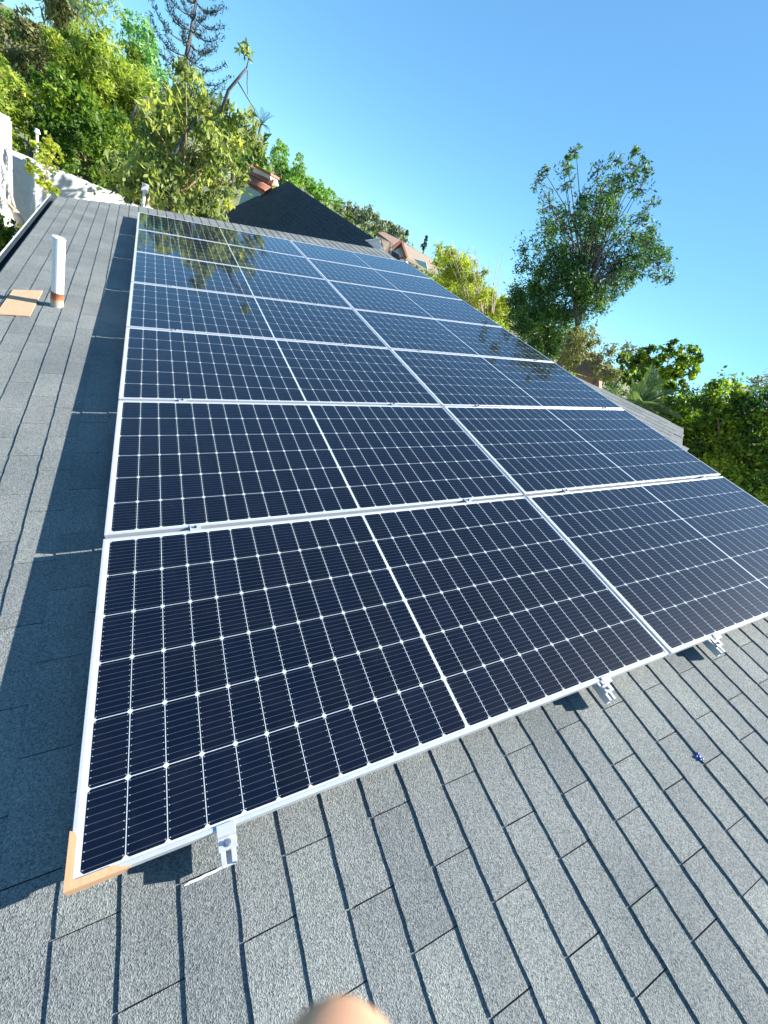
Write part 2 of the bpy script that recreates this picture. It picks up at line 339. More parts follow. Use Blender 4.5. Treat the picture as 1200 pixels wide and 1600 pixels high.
# mounting rails with clamps
def roofz(x, y):                                  # height of the shingles below the array plane, array frame
    p = Pp(x, y, 0); n = ROOF.to_3x3() @ Vector((0, 0, 1)); o = ROOF.translation; u = MP.to_3x3() @ Vector((0, 0, 1))
    return -((p - o).dot(n) / u.dot(n))
RX = [-1.932, -.446, .372, 1.985]
rl = ['aluminium rail under the left panels, its end clamp nearest the cardboard corner', 'aluminium rail whose end shows left of the join between the two panel columns', 'aluminium rail whose end shows right of the join between the two panel columns', 'aluminium rail farthest uphill under the right panels, mostly hidden']
def rail():
    r = empty('mounting_rail', (0, 0, 0), 'x', 'rail', 'rails carrying the solar panels')
    m = MB(); w_ = .019; z0, z1 = -.072, -.0365; y0, y1 = -.066, 8.13
    m.box((-w_, y0, z0), (w_, y1, z0+.003)); m.box((-w_, y0, z0+.003), (-w_+.0035, y1, z1)); m.box((w_-.0035, y0, z0+.003), (w_, y1, z1))
    m.box((-w_+.0035, y0, z1-.003), (-w_+.012, y1, z1)); m.box((w_-.012, y0, z1-.003), (w_-.0035, y1, z1))
    b = m.build('channel', MT['alu'], r, local=True, bevel=.0006)
    for e, ye in ((0, .006), (1, .006 + 6*1.1545 + PH)):
        s = 1 if e == 0 else -1; q = MB()
        q.box((-.023, min(ye - .014*s, ye + .010*s), .0015), (.023, max(ye - .014*s, ye + .010*s), .0045))
        q.box((-.023, min(ye - .014*s, ye - .017*s), -.020), (.023, max(ye - .014*s, ye - .017*s), .0045))
        q.box((-.023, min(ye - .017*s, ye - .044*s), -.023), (.023, max(ye - .017*s, ye - .044*s), -.020))
        q.box((-.023, min(ye - .041*s, ye - .044*s), -.036), (.023, max(ye - .041*s, ye - .044*s), -.0232))
        c_ = q.build('clamp', MT['alu'], r, local=True, bevel=.0007)
        t = MB().tube([(0, ye - .030*s, -.0198), (0, ye - .030*s, -.0185)], .0095, 16).tube([(0, ye - .030*s, -.0184), (0, ye - .030*s, -.012)], .0062, 6)
        t.build('bolt', MT['steel'], c_, local=True)
    for j in range(1, 7):
        yc = .006 + j*1.1545 - (1.1545-PH)/2; q = MB()
        q.box((-.022, yc-.0195, .0012), (.022, yc+.0195, .0036)); q.box((-.022, yc-.0065, -.030), (.022, yc-.0045, .0012)); q.box((-.022, yc+.0045, -.030), (.022, yc+.0065, .0012))
        c_ = q.build('clamp', MT['alu'], r, local=True)
        MB().tube([(0, yc, .0037), (0, yc, .0100)], .0062, 6).build('bolt', MT['black'], c_, local=True)
    return r
for i, x in enumerate(RX):
    r = rail(); r.matrix_world = MP @ Matrix.Translation((x, 0, 0)); r['label'] = rl[i]
    for y in (-.005 if 0 else .30, 1.75, 3.2, 4.65, 6.1, 7.55):
        zb = -roofz(x, y) * 1; q = MB()
        zs = -abs(roofz(x, y))
        q.box((.0205, y-.02, zs+.002), (.0245, y+.02, -.045)); q.box((.0205, y-.02, zs+.001), (.08, y+.02, zs+.006))
        q.build('foot', MT['alu'], r, local=True)
# thin white strip modelled for sunlight the first rail reflects onto the shingles
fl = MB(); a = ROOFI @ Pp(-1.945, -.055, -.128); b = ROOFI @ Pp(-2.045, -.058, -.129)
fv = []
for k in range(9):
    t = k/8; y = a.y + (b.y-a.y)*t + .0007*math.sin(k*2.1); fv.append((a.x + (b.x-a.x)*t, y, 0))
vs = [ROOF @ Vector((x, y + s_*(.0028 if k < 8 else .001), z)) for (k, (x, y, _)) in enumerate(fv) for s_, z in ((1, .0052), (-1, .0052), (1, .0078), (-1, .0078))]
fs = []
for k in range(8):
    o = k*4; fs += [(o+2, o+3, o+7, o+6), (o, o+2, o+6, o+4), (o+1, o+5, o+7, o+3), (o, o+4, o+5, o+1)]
tag(mesh_obj('sun_glint_strip', vs, fs, MT['white_paint']), 'thin white strip modelling reflected sunlight on the shingles below the rail end nearest the cardboard corner', 'glint strip')
# cardboard corner protector
cbm = NT('corrugated_cardboard'); mp = cbm.node('ShaderNodeMapping'); mp.inputs['Scale'].default_value = (60, 6, 60); cbm.l.new(cbm.co(), mp.inputs[0])
cbm.set(cbm.ramp(cbm.noise(3, 4, mp.outputs[0]), [(.3, (.54, .29, .15)), (.7, (.64, .37, .20))]), .85)
def card(pts, z, th): return [Vector((a, b, z)) for a, b in pts]
cp = MB(); X0, Y0 = -2.276, .006
top = [(-.0045, -.0045), (.13, -.0045), (.108, .004), (.092, .0125), (.016, .0125), (.0125, .016), (.0125, .098), (.004, .112), (-.0045, .116)]
cp.slab([Pp(X0 + a, Y0 + b, .0012) for a, b in top], MP.to_3x3() @ Vector((0, 0, .0028)))
cp.slab([Pp(X0 - .0012, Y0 + b, z) for b, z in ((-.0045, .0010), (.115, .0010), (.104, -.036), (-.0045, -.040))], MP.to_3x3() @ Vector((-.0033, 0, 0)))
cp.slab([Pp(X0 + a, Y0 - .0012, z) for a, z in ((-.001, .0010), (.129, .0010), (.112, -.026), (.086, -.037), (-.001, -.040))], MP.to_3x3() @ Vector((0, -.0033, 0)))
tag(cp.build('corner_protector', cbm.m), 'tan cardboard protector left wrapped round the near left corner of the array', 'corner protector')
# flat tan sheet on the roof beside the pipe
tc = NT('weathered_tan_sheet'); mp = tc.node('ShaderNodeMapping'); mp.inputs['Scale'].default_value = (40, 3, 40); tc.l.new(tc.co(), mp.inputs[0])
tc.set(tc.ramp(tc.noise(2.5, 5, mp.outputs[0]), [(.3, (.46, .28, .165)), (.5, (.56, .37, .22)), (.75, (.50, .25, .16))]), .8)
q = [(-3.150, 3.80), (-2.948, 3.81), (-2.950, 4.42), (-3.145, 4.37)]
def drop(x, y, h): p = ROOFI @ Pp(x, y, -.12); return ROOF @ Vector((p.x, p.y, h))
tag(MB().slab([drop(a, b, .0085) for a, b in q], MP.to_3x3() @ Vector((0, 0, .006))).build('cardboard_sheet', tc.m), 'flat tan sheet on the shingles beside the white vent pipe, crossed by its shadow', 'sheet')
# small blue lumps across a shingle edge
bl = MB()
for dx, dy, r_, h in ((0, 0, .008, .011), (-.010, .004, .006, .008), (.007, -.011, .006, .009), (-.004, -.010, .005, .008), (.006, .010, .005, .009)):
    p = ROOFI @ Pp(-.181 + dx, -.351 + dy, -.113)
    bl.tube([ROOF @ Vector((p.x, p.y, .003)), ROOF @ Vector((p.x + .001, p.y, h)), ROOF @ Vector((p.x + .003, p.y + .002, h + .002))], [r_, r_*.8, r_*.2], 7)
tag(bl.build('blue_lumps', plain('plain_blue', (.04, .12, .5), (.03, .09, .42), 30, .4)), 'tiny cluster of blue lumps lying across a shingle edge right of the array', 'scrap')

# ---------------------------------------------------------------- foliage
def leaves(cen, tone, ln, wd, droop=0.0, seed=0, up=0.0):
    g = np.random.default_rng(seed); n = len(cen)
    d = g.normal(size=(n, 3)); d[:, 2] = d[:, 2] * .8 - droop + up; d /= np.linalg.norm(d, axis=1)[:, None]
    s = np.cross(d, g.normal(size=(n, 3))); s /= np.linalg.norm(s, axis=1)[:, None] + 1e-9
    nn = np.cross(d, s); k = g.uniform(.5, 1.45, n)[:, None]
    l = ln * k; w_ = wd * k
    a = cen - d*l*.5; b = cen + d*l*.5; m = cen + d*l*.05
    c1 = m + s*w_*.5 + nn*w_*.15; c2 = m - s*w_*.5 + nn*w_*.15
    return np.stack([a, c1, b, c2], 1).reshape(-1, 3), np.repeat(tone, 4)
def leaf_obj(name, V, tone, mat, parent=None):
    n = len(V)//4; me = bpy.data.meshes.new(name)
    me.vertices.add(len(V)); me.vertices.foreach_set('co', V.astype(np.float32).ravel())
    me.loops.add(4*n); me.loops.foreach_set('vertex_index', np.arange(4*n, dtype=np.int32))
    me.polygons.add(n); me.polygons.foreach_set('loop_start', np.arange(0, 4*n, 4, dtype=np.int32)); me.polygons.foreach_set('loop_total', np.full(n, 4, dtype=np.int32))
    a = me.attributes.new('tone', 'FLOAT', 'POINT'); a.data.foreach_set('value', tone.astype(np.float32)); me.update()
    return link(name, me, mat, parent)
def wob(a, b, n, amp, r):
    a, b = Vector(a), Vector(b); L_ = (b-a).length
    return [a.lerp(b, i/n) + (Vector((r.uniform(-1, 1), r.uniform(-1, 1), r.uniform(-.6, .8))) * amp * L_ if 0 < i < n else Vector()) for i in range(n+1)]
seedc = [100]
def tree(name, label, cat, d, blobs, base, leaf, barkm, mat='bark', tr=.1, ln=.1, wd=.05, k=3.0, droop=.2, clump=.34, group=None, jit=.25, zs=1.0, gauss=.5, up=0.0, limbs=True, nclump=None):
    seedc[0] += 7; g = np.random.default_rng(seedc[0]); r = random.Random(seedc[0])
    cs = []
    for q in blobs:
        px, py, rp = q[:3]; dens = q[3] if len(q) > 3 else 1.0
        dd = d * (1 + g.uniform(-jit, jit) * .3); p = at(px, py, dd); rad = rp * zdep(p) / FPX
        cs.append((p, rad, dens))
    if base is None:
        m = sum((c[0] for c in cs), Vector()) / len(cs); b = Vector((m.x, m.y, GZ))
    else: b = at(base[0], base[1], d); b.z = GZ
    # slide the foot a little towards the crown so that the trunk rises under it
    root = empty(name, b, label, cat, group)
    P_, Tn = [], []; tips = []
    for p, rad, dens in cs:
        nc = nclump or max(5, int(9 / clump * .62)); area = math.pi * rad * rad
        N = int(1.75 * k * dens * area / (ln * wd * .55)); per = max(6, N // nc)
        for c in range(nc):
            v = g.normal(size=3); v /= np.linalg.norm(v); rr = rad * g.uniform(.25, 1.0) ** .5
            cc = np.array(p) + v * rr * np.array([1, 1, zs]); cr = rad * clump * g.uniform(.6, 1.35)
            pts = cc + g.normal(size=(per, 3)) * cr * gauss
            P_.append(pts); Tn.append(np.full(per, np.clip(g.uniform(0, 1), 0, 1)) + g.uniform(-.12, .12, per)); tips.append((Vector(cc), p, rad))
    P_ = np.concatenate(P_); Tn = np.clip(np.concatenate(Tn), 0, 1)
    ok = P_[:, 2] > GZ + .05
    V, tn = leaves(P_[ok], Tn[ok], ln, wd, droop, seedc[0], up)
    leaf_obj('crown', V, tn, MT[leaf], root)
    if limbs:
        t = MB(); low = min(c[0].z - c[1] for c in cs); cm = sum((c[0] for c in cs), Vector()) / len(cs)
        fork = Vector((b.x * .55 + cm.x * .45, b.y * .55 + cm.y * .45, max(GZ + .5, low * .6 + cm.z * .4)))
        t.tube(wob(b, fork, 5, .035, r), [tr * (1.25 - .1*i) for i in range(6)], 9)
        for p, rad, dens in cs:
            q1 = fork.lerp(cm, .75); pp_ = [fork*(1-a_)**2 + q1*2*a_*(1-a_) + p*a_*a_ + Vector([r.uniform(-.03, .03) * (p-fork).length for _ in range(3)]) * (0 < a_ < 1) for a_ in (0, .2, .4, .6, .8, 1)]; t.tube(pp_, [tr*.42, tr*.32, tr*.22, tr*.15, tr*.09, tr*.04], 6)
        for cc, p, rad in tips:
            if r.random() < .55: t.tube(wob(p, cc, 3, .08, r), [tr*.09, tr*.07, tr*.05, tr*.02], 4, cap=False)
        t.build('trunk', MT[barkm], root, smooth=True)
    return root
# drooping broad-leaved tree behind the far edge
avo = tree('fruit_tree', 'drooping broad-leaved tree just behind the far left edge of the roof', 'tree', 12.5,
     [(300,150,30),(330,185,36),(272,195,38,.8),(232,232,42),(300,240,52),(350,228,32),(388,205,24),(402,222,20),(250,290,45,1.2),(312,302,45,1.2),(202,268,34),(348,285,34,1.1),(228,180,18,.5),(290,110,14,.7),(200,300,24),(280,330,40)],
     (265, 340), 'l_avo', 'yellow_bark', tr=.12, ln=.145, wd=.056, k=1.75, droop=1.1, clump=.38)
tw = MB(); D_ = 12.2
def twig(pts, r0, r1): 
    n_ = len(pts); tw.tube([at(a, b, D_) for a, b in pts], [r0 + (r1-r0)*i/(n_-1) for i in range(n_)], 6)
twig([(345,175),(357,141),(371,124),(385,107)], .035, .022); twig([(385,107),(388,95),(388,85),(384,78)], .012, .006); twig([(372,128),(385,150),(398,172),(395,188)], .014, .006); twig([(387,110),(386,130),(387,148)], .012, .005)
twig([(255,300),(262,270),(278,230),(296,200),(316,180)], .05, .018); twig([(262,330),(268,300),(250,280),(232,300),(225,310)], .045, .03)
twig([(205,190),(212,165),(222,152),(232,152)], .022, .014); twig([(208,182),(218,170),(222,158)], .016, .012)
tw.build('bare_branch', MT['grey_bark'], avo, smooth=True)
g = np.random.default_rng(5); c_ = np.array(at(383, 76, D_)); V, tn = leaves(c_ + g.normal(size=(46, 3))*.075, g.uniform(0, 1, 46), .15, .06, .5, 3); leaf_obj('leaf_tuft', V, tn, MT['l_avo'], avo)

# trees and hedges of the left background
GL = 'trees behind the white fence'
tree('leafy_tree', 'tall bright green feathery tree rising behind the drooping tree, left of the pale poplar', 'tree', 19, [(180,120,48),(150,95,36),(205,160,42),(175,190,48),(120,110,40),(195,230,40),(150,150,45)], (190, 300), 'l_green', 'bark', ln=.13, wd=.036, k=3.0, droop=-.3, clump=.3, group=GL)
tree('dense_tree', 'dense dark green tree with a deep shadowed crown above the white fence', 'tree', 15.5, [(100,195,42),(135,240,46),(165,262,36),(110,165,38),(150,200,40),(90,150,30),(60,200,22),(190,285,26)], (140, 330), 'l_hedge', 'bark', ln=.12, wd=.055, k=2.6, clump=.34, group=GL)
tree('olive_tree', 'brownish olive tree at the top left corner of the photo', 'tree', 21, [(30,72,38,.8),(5,60,30,.8),(68,105,32,.8),(15,125,32),(85,75,20,.5),(45,40,22,.6),(50,140,30)], (50, 260), 'l_brown', 'grey_bark', ln=.14, wd=.05, k=2.3, clump=.3, group=GL)
tree('leafy_tree', 'light green tree against the left edge of the photo behind the white wall', 'tree', 16, [(8,165,30),(25,150,26),(0,120,28),(35,185,22),(-30,150,40),(12,215,22)], (0, 300), 'l_green', 'bark', ln=.12, wd=.05, k=2.6, group=GL)
tree('shrub', 'small yellow-tinged shrub glowing in the dark gap of the left trees', 'shrub', 17.5, [(75,155,15),(95,170,14),(60,130,12)], (70, 280), 'l_yellow', 'bark', ln=.11, wd=.05, k=2.2, tr=.04, group=GL)
tree('wispy_tree', 'thin wispy tree top standing against the sky right of the palm', 'tree', 20, [(150,28,24,.35),(160,62,26,.5),(140,5,16,.25),(170,5,18,.3),(135,60,20,.4)], (165, 260), 'l_green', 'grey_bark', ln=.15, wd=.03, k=1.8, droop=-.6, tr=.07, group=GL)
tree('poplar', 'pale blue-green poplar left of the monkey-puzzle pine', 'tree', 25, [(212,45,20,.7),(225,70,24,.8),(205,75,20,.6),(235,105,26),(215,110,22),(240,135,24),(248,165,22),(225,150,22)], (240, 260), 'l_poplar', 'pale_bark', ln=.15, wd=.07, k=2.1, group=GL)
tree('shrub', 'low olive-green shrub filling the gap under the pine beside the red tiles', 'shrub', 24, [(262,150,16),(285,160,18),(265,185,18),(325,165,18)], (270, 280), 'l_brown', 'bark', ln=.15, wd=.06, k=2.3, tr=.05, group=GL)
tree('cypress', 'bright green cypress, taller of the pair above the dark roof ridge', 'tree', 30, [(436,232,9),(438,245,13),(434,262,16),(443,275,17)], (440, 300), 'l_cypress', 'bark', ln=.14, wd=.06, k=3.0, droop=-.8, tr=.08, zs=1.3, group='bright cypresses above the dark roof')
tree('cypress', 'bright green cypress, smaller of the pair, right of the taller one', 'tree', 31, [(468,245,5),(467,258,9),(468,272,11),(462,284,12)], (466, 300), 'l_cypress', 'bark', ln=.14, wd=.06, k=3.0, droop=-.8, tr=.08, zs=1.3, group='bright cypresses above the dark roof')
tree('hedge', 'bright green hedge running down along the right side of the dark roof ridge', 'hedge', 31, [(485,288,11),(500,298,11),(515,308,10),(475,282,12),(528,322,8),(505,312,12),(490,303,13),(455,290,14)], (500, 320), 'l_cypress', 'bark', ln=.14, wd=.07, k=2.8, tr=.05)
tree('tree', 'dark green tree crown behind the drooping tree just left of the red tiled roof', 'tree', 22, [(365,215,22),(395,235,20),(372,240,22),(348,205,20),(408,250,10)], (350, 300), 'l_dark', 'bark', ln=.15, wd=.07, k=2.6, group=GL)
r9 = random.Random(9)
far_l = ['grey olive tree on the horizon', 'small hazy tree on the horizon', 'rounded olive tree on the horizon']
for i, (px, py, rp, tl) in enumerate([(540,322,9,'grey-green tree on the skyline right of the bright hedge, first of the row'), (556,331,10,'grey-green tree on the skyline, second of the row from the hedge'), (572,334,12,'tallest grey-green tree in the middle of the skyline row'), (590,346,11,'grey-green tree on the skyline just right of the tallest'), (607,356,11,'round olive tree on the skyline left of the gable with the white triangle'), (624,363,9,'round olive tree on the skyline directly above the white triangle gable')]):
    tree('skyline_tree', tl, 'tree', 55, [(px, py, rp), (px+5, py+8, rp), (px-7, py+7, rp*.8)], (px+4, py+20), 'l_olive', 'grey_bark', ln=.30, wd=.14, k=2.6, tr=.12, group='grey-green trees on the skyline')
for px, py, h, tl in ((634, 368, 9, 'thin dark pointed tree on the skyline, left of the two'), (664, 380, 14, 'thin dark leaning tree on the skyline, right of the two')):
    tree('thin_tree', tl, 'tree', 60, [(px, py, 2.6), (px+1.5, py-h*.4, 1.8), (px-2, py+5, 3.6), (px+2.5, py-h*.7, 1.2)], (px-8, py+30), 'l_pine', 'grey_bark', ln=.3, wd=.12, k=2.6, tr=.1, group='thin dark trees on the skyline')
rb = random.Random(31)
for i in range(26):
    az = R(-16 + i*3.6 + rb.uniform(-1, 1)); dd = rb.uniform(48, 85); top = .35 + rb.uniform(-.5, .5); x_, y_ = CAM.x + dd*math.sin(az), CAM.y + dd*math.cos(az)
    rad = rb.uniform(2.4, 3.4); cc = Vector((x_, y_, top - rad)); rt_ = empty('belt_tree', (x_, y_, GZ - .2), 'tree of the far green belt below the horizon, mostly hidden by nearer trees', 'tree', 'trees of the far belt')
    gg = np.random.default_rng(400 + i); P_, Tn = [], []
    for c in range(26):
        v = gg.normal(size=3); v /= np.linalg.norm(v); P_.append(np.array(cc) + v*rad*gg.uniform(.5, 1)*np.array([1.1, 1.1, .9]) + gg.normal(size=(70, 3))*rad*.16); Tn.append(np.full(70, gg.uniform()))
    V, tn = leaves(np.concatenate(P_), np.concatenate(Tn), .42, .22, .1, 400 + i); leaf_obj('crown', V, tn, MT[['l_olive', 'l_green', 'l_dark'][i % 3]], rt_)
    MB().tube([(x_, y_, GZ - .3), (x_ + .2, y_, cc.z)], [.22, .12], 7).build('trunk', MT['bark'], rt_)
# monkey-puzzle pine
ap0, ap1 = at(283, 140, 26), at(310, -18, 27)
base = Vector((ap0.x, ap0.y, GZ)); pine = empty('pine', base, 'tall bluish pine with whorled upturned branches against the sky', 'tree')
t = MB(); axis = ap1 - ap0; t.tube([base, ap0, ap0 + axis*.5, ap1], [.20, .13, .085, .03], 9)
Pc, Tc = [], []; g = np.random.default_rng(77); ax = Vector((0.02, 0, 1))
ax = axis.normalized()
for k_ in range(9):
    f_ = -.05 + k_/8*1.05; o = ap0 + axis*f_; Lb = (1.95 - .95*max(0, f_)) * random.uniform(.85, 1.1); n_ = 5
    for j in range(n_):
        an = 2*math.pi*(j + .37*k_)/n_ + random.uniform(-.15, .15); dr = Vector((math.cos(an), math.sin(an), 0))
        L2 = Lb * random.uniform(.7, 1.05); pts = [o + dr*L2*s_ + Vector((0, 0, -.10*math.sin(s_*3.1)*L2 + .34*L2*s_**3)) for s_ in (0, .25, .5, .75, 1)]
        t.tube(pts, [.028, .022, .018, .014, .008], 5)
        for s_ in np.linspace(.42, 1.0, 16):
            i_ = min(3, int(s_*4)); q_ = pts[i_].lerp(pts[i_+1], s_*4 - i_)
            w2 = .045 + .03*s_
            Pc.append(np.array(q_) + g.normal(size=(6, 3))*[w2, w2, w2*.5] + [0, 0, .03]); Tc.append(np.full(6, g.uniform()))
t.build('trunk', MT['grey_bark'], pine, smooth=True)
V, tn = leaves(np.concatenate(Pc), np.concatenate(Tc), .15, .03, 0, 12, .9); leaf_obj('crown', V, tn, MT['l_pine'], pine)
# palm top with dead skirt
def palm(root, top, n_, Lf, leaf, seed, lo=-.6, hi=1.2, wdt=.045, nl=26, curl=.9, name='frond', ll=.42):
    r = random.Random(seed); g = np.random.default_rng(seed)
    for i in range(n_):
        an = r.uniform(0, 2*math.pi); el = r.uniform(lo, hi); L_ = Lf * r.uniform(.8, 1.1)
        d0 = Vector((math.cos(an)*math.cos(el), math.sin(an)*math.cos(el), math.sin(el))); p = Vector(top); pts = [p.copy()]; d = d0.copy()
        for s_ in range(7):
            p = p + d*L_/7; d = (d + Vector((0, 0, -curl/7*.9))).normalized(); pts.append(p.copy())
        m = MB(); m.tube(pts, [.02, .016, .013, .011, .009, .007, .005, .003], 4)
        for q_ in range(nl):
            s_ = .12 + .86*q_/(nl-1); f_ = s_*7; i_ = min(6, int(f_)); o = pts[i_].lerp(pts[i_+1], f_-i_); tdir = (pts[i_+1]-pts[i_]).normalized()
            side = tdir.cross(Vector((0, 0, 1))).normalized(); upv = side.cross(tdir)
            ll_ = ll * Lf/2 * math.sin(math.pi*(.18+.8*s_)) + .04
            for sg in (-1, 1):
                e = o + (side*sg*.8 + tdir*.65 + upv*.28).normalized()*ll_; wv = tdir*wdt*.5
                m.add([o - wv*.5, (o+e)/2 - wv + upv*.01, e, (o+e)/2 + wv + upv*.01], [(0, 1, 2, 3)])
        m.build(name, MT[leaf], root)
pt = at(96, -14, 24); pb_ = at(90, 75, 24); base = Vector((pb_.x, pb_.y, GZ)); pr = empty('palm', base, 'tall palm with a shaggy skirt of dead fronds at the top left', 'palm')
MB().tube([base, pb_, at(93, 30, 24), pt], [.22, .17, .16, .15], 9).build('trunk', MT['pale_bark'], pr, smooth=True)
palm(pr, pt, 22, 1.5, 'l_palm', 4, -.2, 1.3)
g = np.random.default_rng(8); ptn = np.array(at(95, 12, 24)); cc = ptn + g.normal(size=(900, 3))*[.22, .22, .42]; V, tn = leaves(cc, g.uniform(0, 1, 900), .42, .05, 1.8, 5); leaf_obj('dead_skirt', V, tn, MT['l_brown'], pr)
pp = at(408, 195, 36); base = Vector((pp.x, pp.y, GZ)); pr2 = empty('palm', base, 'small dark spiky palm head beside the drooping tree, above the red tiled roof', 'palm')
MB().tube([base, pp], [.1, .07], 7).build('trunk', MT['grey_bark'], pr2, smooth=True); palm(pr2, pp, 11, 1.1, 'l_pine', 6, -.2, 1.3, nl=12, wdt=.03)

# right side
GR = 'trees right of the array'
tree('bush', 'yellow-green bush behind the far right corner of the array', 'bush', 17, [(700,415,26),(722,432,28),(690,400,16),(745,450,26),(768,468,24),(785,490,20),(735,470,26),(700,445,20)], (735, 520), 'l_yellow', 'bark', ln=.13, wd=.035, k=2.5, droop=-.2, tr=.06)
rd = empty('reeds', at(765, 520, 16), 'tuft of thin pale bare stalks left of the big leaning tree', 'reeds'); m = MB(); r = random.Random(2)
for i in range(22):
    px = r.uniform(700, 790); a_ = at(px*.4 + 760*.6, 490, 16); b_ = at(px, r.uniform(375, 425), 16 + r.uniform(-.5, .5)); m.tube(wob(a_, b_, 4, .03, r), [.012, .010, .008, .006, .003], 4)
for i in range(8): 
    a_ = at(690 + i*7, 400, 16.4); b_ = at(692 + i*7 + r.uniform(-8, 8), r.uniform(378, 392), 16.4); m.tube(wob(a_, b_, 3, .08, r), [.009, .007, .005, .002], 4)
m.build('stalk', MT['pale_bark'], rd)
tree('leaning_tree', 'big dark green small-leaved tree leaning over the right side of the array', 'tree', 14,
     [(870,440,44,1.5),(830,465,34,1.8),(845,500,30,1.6),(815,500,22,1.4),(900,380,42,1),(850,385,36,.8),(935,345,30,.8),(960,395,34,.8),(998,400,28,.7),(1028,415,20,.7),(860,320,20,.35),(842,285,13,.25),(885,285,14,.3),(886,250,8,.3),(850,268,8,.3),(972,300,24,.5),(988,262,14,.4),(992,235,8,.35),(940,300,20,.45),(1010,272,9,.3),(860,515,36,1.3),(825,495,28,1.3),(900,490,34,1.2),(930,440,34,1.0),(1042,432,13,.6),(1010,400,22,.6),(965,445,24,.7),(880,540,26,1.1),(1000,340,16,.5),(815,420,14,.4),(840,530,26,1.2),(1000,365,22,.6),(1030,398,16,.5),(985,425,20,.6),(930,330,24,.7),(955,352,24,.7),(895,335,22,.6),(870,345,20,.5),(905,420,36,1),(925,470,26,.8),(1015,380,16,.5),(880,265,14,.35),(900,235,9,.25),(960,280,18,.4),(1005,255,12,.35),(1000,295,14,.35),(935,265,16,.3),(950,310,18,.5),(915,310,18,.5),(1015,320,14,.4),(965,250,12,.3)],
     (880, 620), 'l_big', 'grey_bark', tr=.13, ln=.095, wd=.03, k=1.75, clump=.30, droop=.3, gauss=.62, group=GR)
tree('bush', 'dry brownish bush at the foot of the big leaning tree', 'bush', 12.5, [(915,545,20,.8),(895,560,20),(940,560,18,.7),(925,525,14,.6),(955,545,10,.4),(900,530,16,.8),(960,585,12,.6),(940,585,14,.8)], (920, 640), 'l_dry', 'bark', ln=.07, wd=.03, k=2.6, tr=.05)
tree('leafy_tree', 'dark tree with lime yellow leaf tips above the palm fronds', 'tree', 13.5, [(990,572,24),(1015,560,22,1),(1045,570,26),(1075,575,20,.9),(1052,545,14),(1075,555,14,.8),(1020,590,24),(1050,598,22),(1000,595,20),(1090,560,8,.7),(975,560,10,.7)], (1040, 660), 'l_mag', 'bark', ln=.12, wd=.06, k=3.2, clump=.26, droop=-.1, gauss=.42, group=GR)
tree('tree', 'small greyish tree top peeking up left of the lime-tipped tree', 'tree', 20, [(980,542,8,.5),(990,548,8,.5),(972,550,7,.5)], (985, 600), 'l_olive', 'grey_bark', ln=.12, wd=.05, k=2.2, tr=.05, group=GR)
tree('hedge_tree', 'large lush green tree filling the right edge of the photo', 'tree', 9.5, [(1075,635,32),(1110,622,26),(1140,640,38),(1180,655,40),(1095,680,40),(1140,705,42),(1185,725,42),(1190,780,36),(1210,680,40),(1050,640,20),(1150,770,34),(1060,665,26),(1230,750,60),(1100,740,36),(1082,712,26),(1068,690,20),(1120,730,40),(1130,670,34),(1160,690,34),(1250,650,50)], (1150, 860), 'l_hedge', 'bark', ln=.075, wd=.036, k=3.6, clump=.38, tr=.12, droop=.1, group=GR)
tree('tree', 'sparse grey-green tree top rising behind the large lush tree at the right edge', 'tree', 19, [(1175,605,16,.5),(1195,600,18,.5),(1160,612,10,.4),(1215,610,20,.5)], (1190, 700), 'l_olive', 'grey_bark', ln=.11, wd=.05, k=2.2, tr=.06, group=GR)
sg = at(980, 650, 8.6); base = Vector((sg.x, sg.y, GZ)); sr = empty('palm', base, 'low palm with arching feathery fronds beyond the right edge of the array', 'palm')
MB().tube([base, sg], [.17, .15], 9).build('trunk', MT['bark'], sr, smooth=True); palm(sr, sg, 24, 1.0, 'l_palm', 14, -.1, 1.4, nl=32, wdt=.026, curl=1.3, ll=.5)

# ---------------------------------------------------------------- left yard
def wall_box(a, b, zt, th, mb, zb=GZ - .05):
    a, b = Vector(a), Vector(b); n_ = Vector((-(b-a).y, (b-a).x, 0)).normalized()*th
    mb.slab([(a.x, a.y, zb), (b.x, b.y, zb), (b.x, b.y, zt), (a.x, a.y, zt)], n_); return mb
p1 = at(18, 200, 12); zt = at(18, 190, 12).z
wr = empty('outbuilding', (p1.x, p1.y, GZ), 'tall plain white wall of an outbuilding at the left edge of the photo', 'building')
m = MB(); m.box((p1.x - 4, p1.y - 4, GZ), (p1.x, p1.y, zt)); m.build('wall', MT['white_paint'], wr)
MB().box((p1.x - 4.05, p1.y - 4.05, zt), (p1.x - .02, p1.y + .02, zt + .05)).build('coping', MT['white_board'], wr)
fa, fb = at(24, 250, 14.2), at(290, 330, 15.2); zf = at(40, 252, 14.2).z
fr = empty('white_fence', (fa.x, fa.y, GZ), 'long white garden wall running behind the far left edge of the roof', 'fence')
wall_box((fa.x - 1.6, fa.y, 0), (fb.x, fb.y, 0), zf + .02, .15, MB()).build('wall', MT['white_paint'], fr)
gate = empty('gate', (fa.x - .2, fa.y - .4, GZ), 'tall white boarded gate between the outbuilding and the garden wall', 'gate')
for k_ in range(4):
    x_ = fa.x - .42 + k_*.21; MB().box((x_, fa.y - .45 - .12*(k_ % 2), GZ), (x_ + .19, fa.y - .41 - .12*(k_ % 2), zf - .02 + .05*k_)).build('board', MT['white_board'], gate)
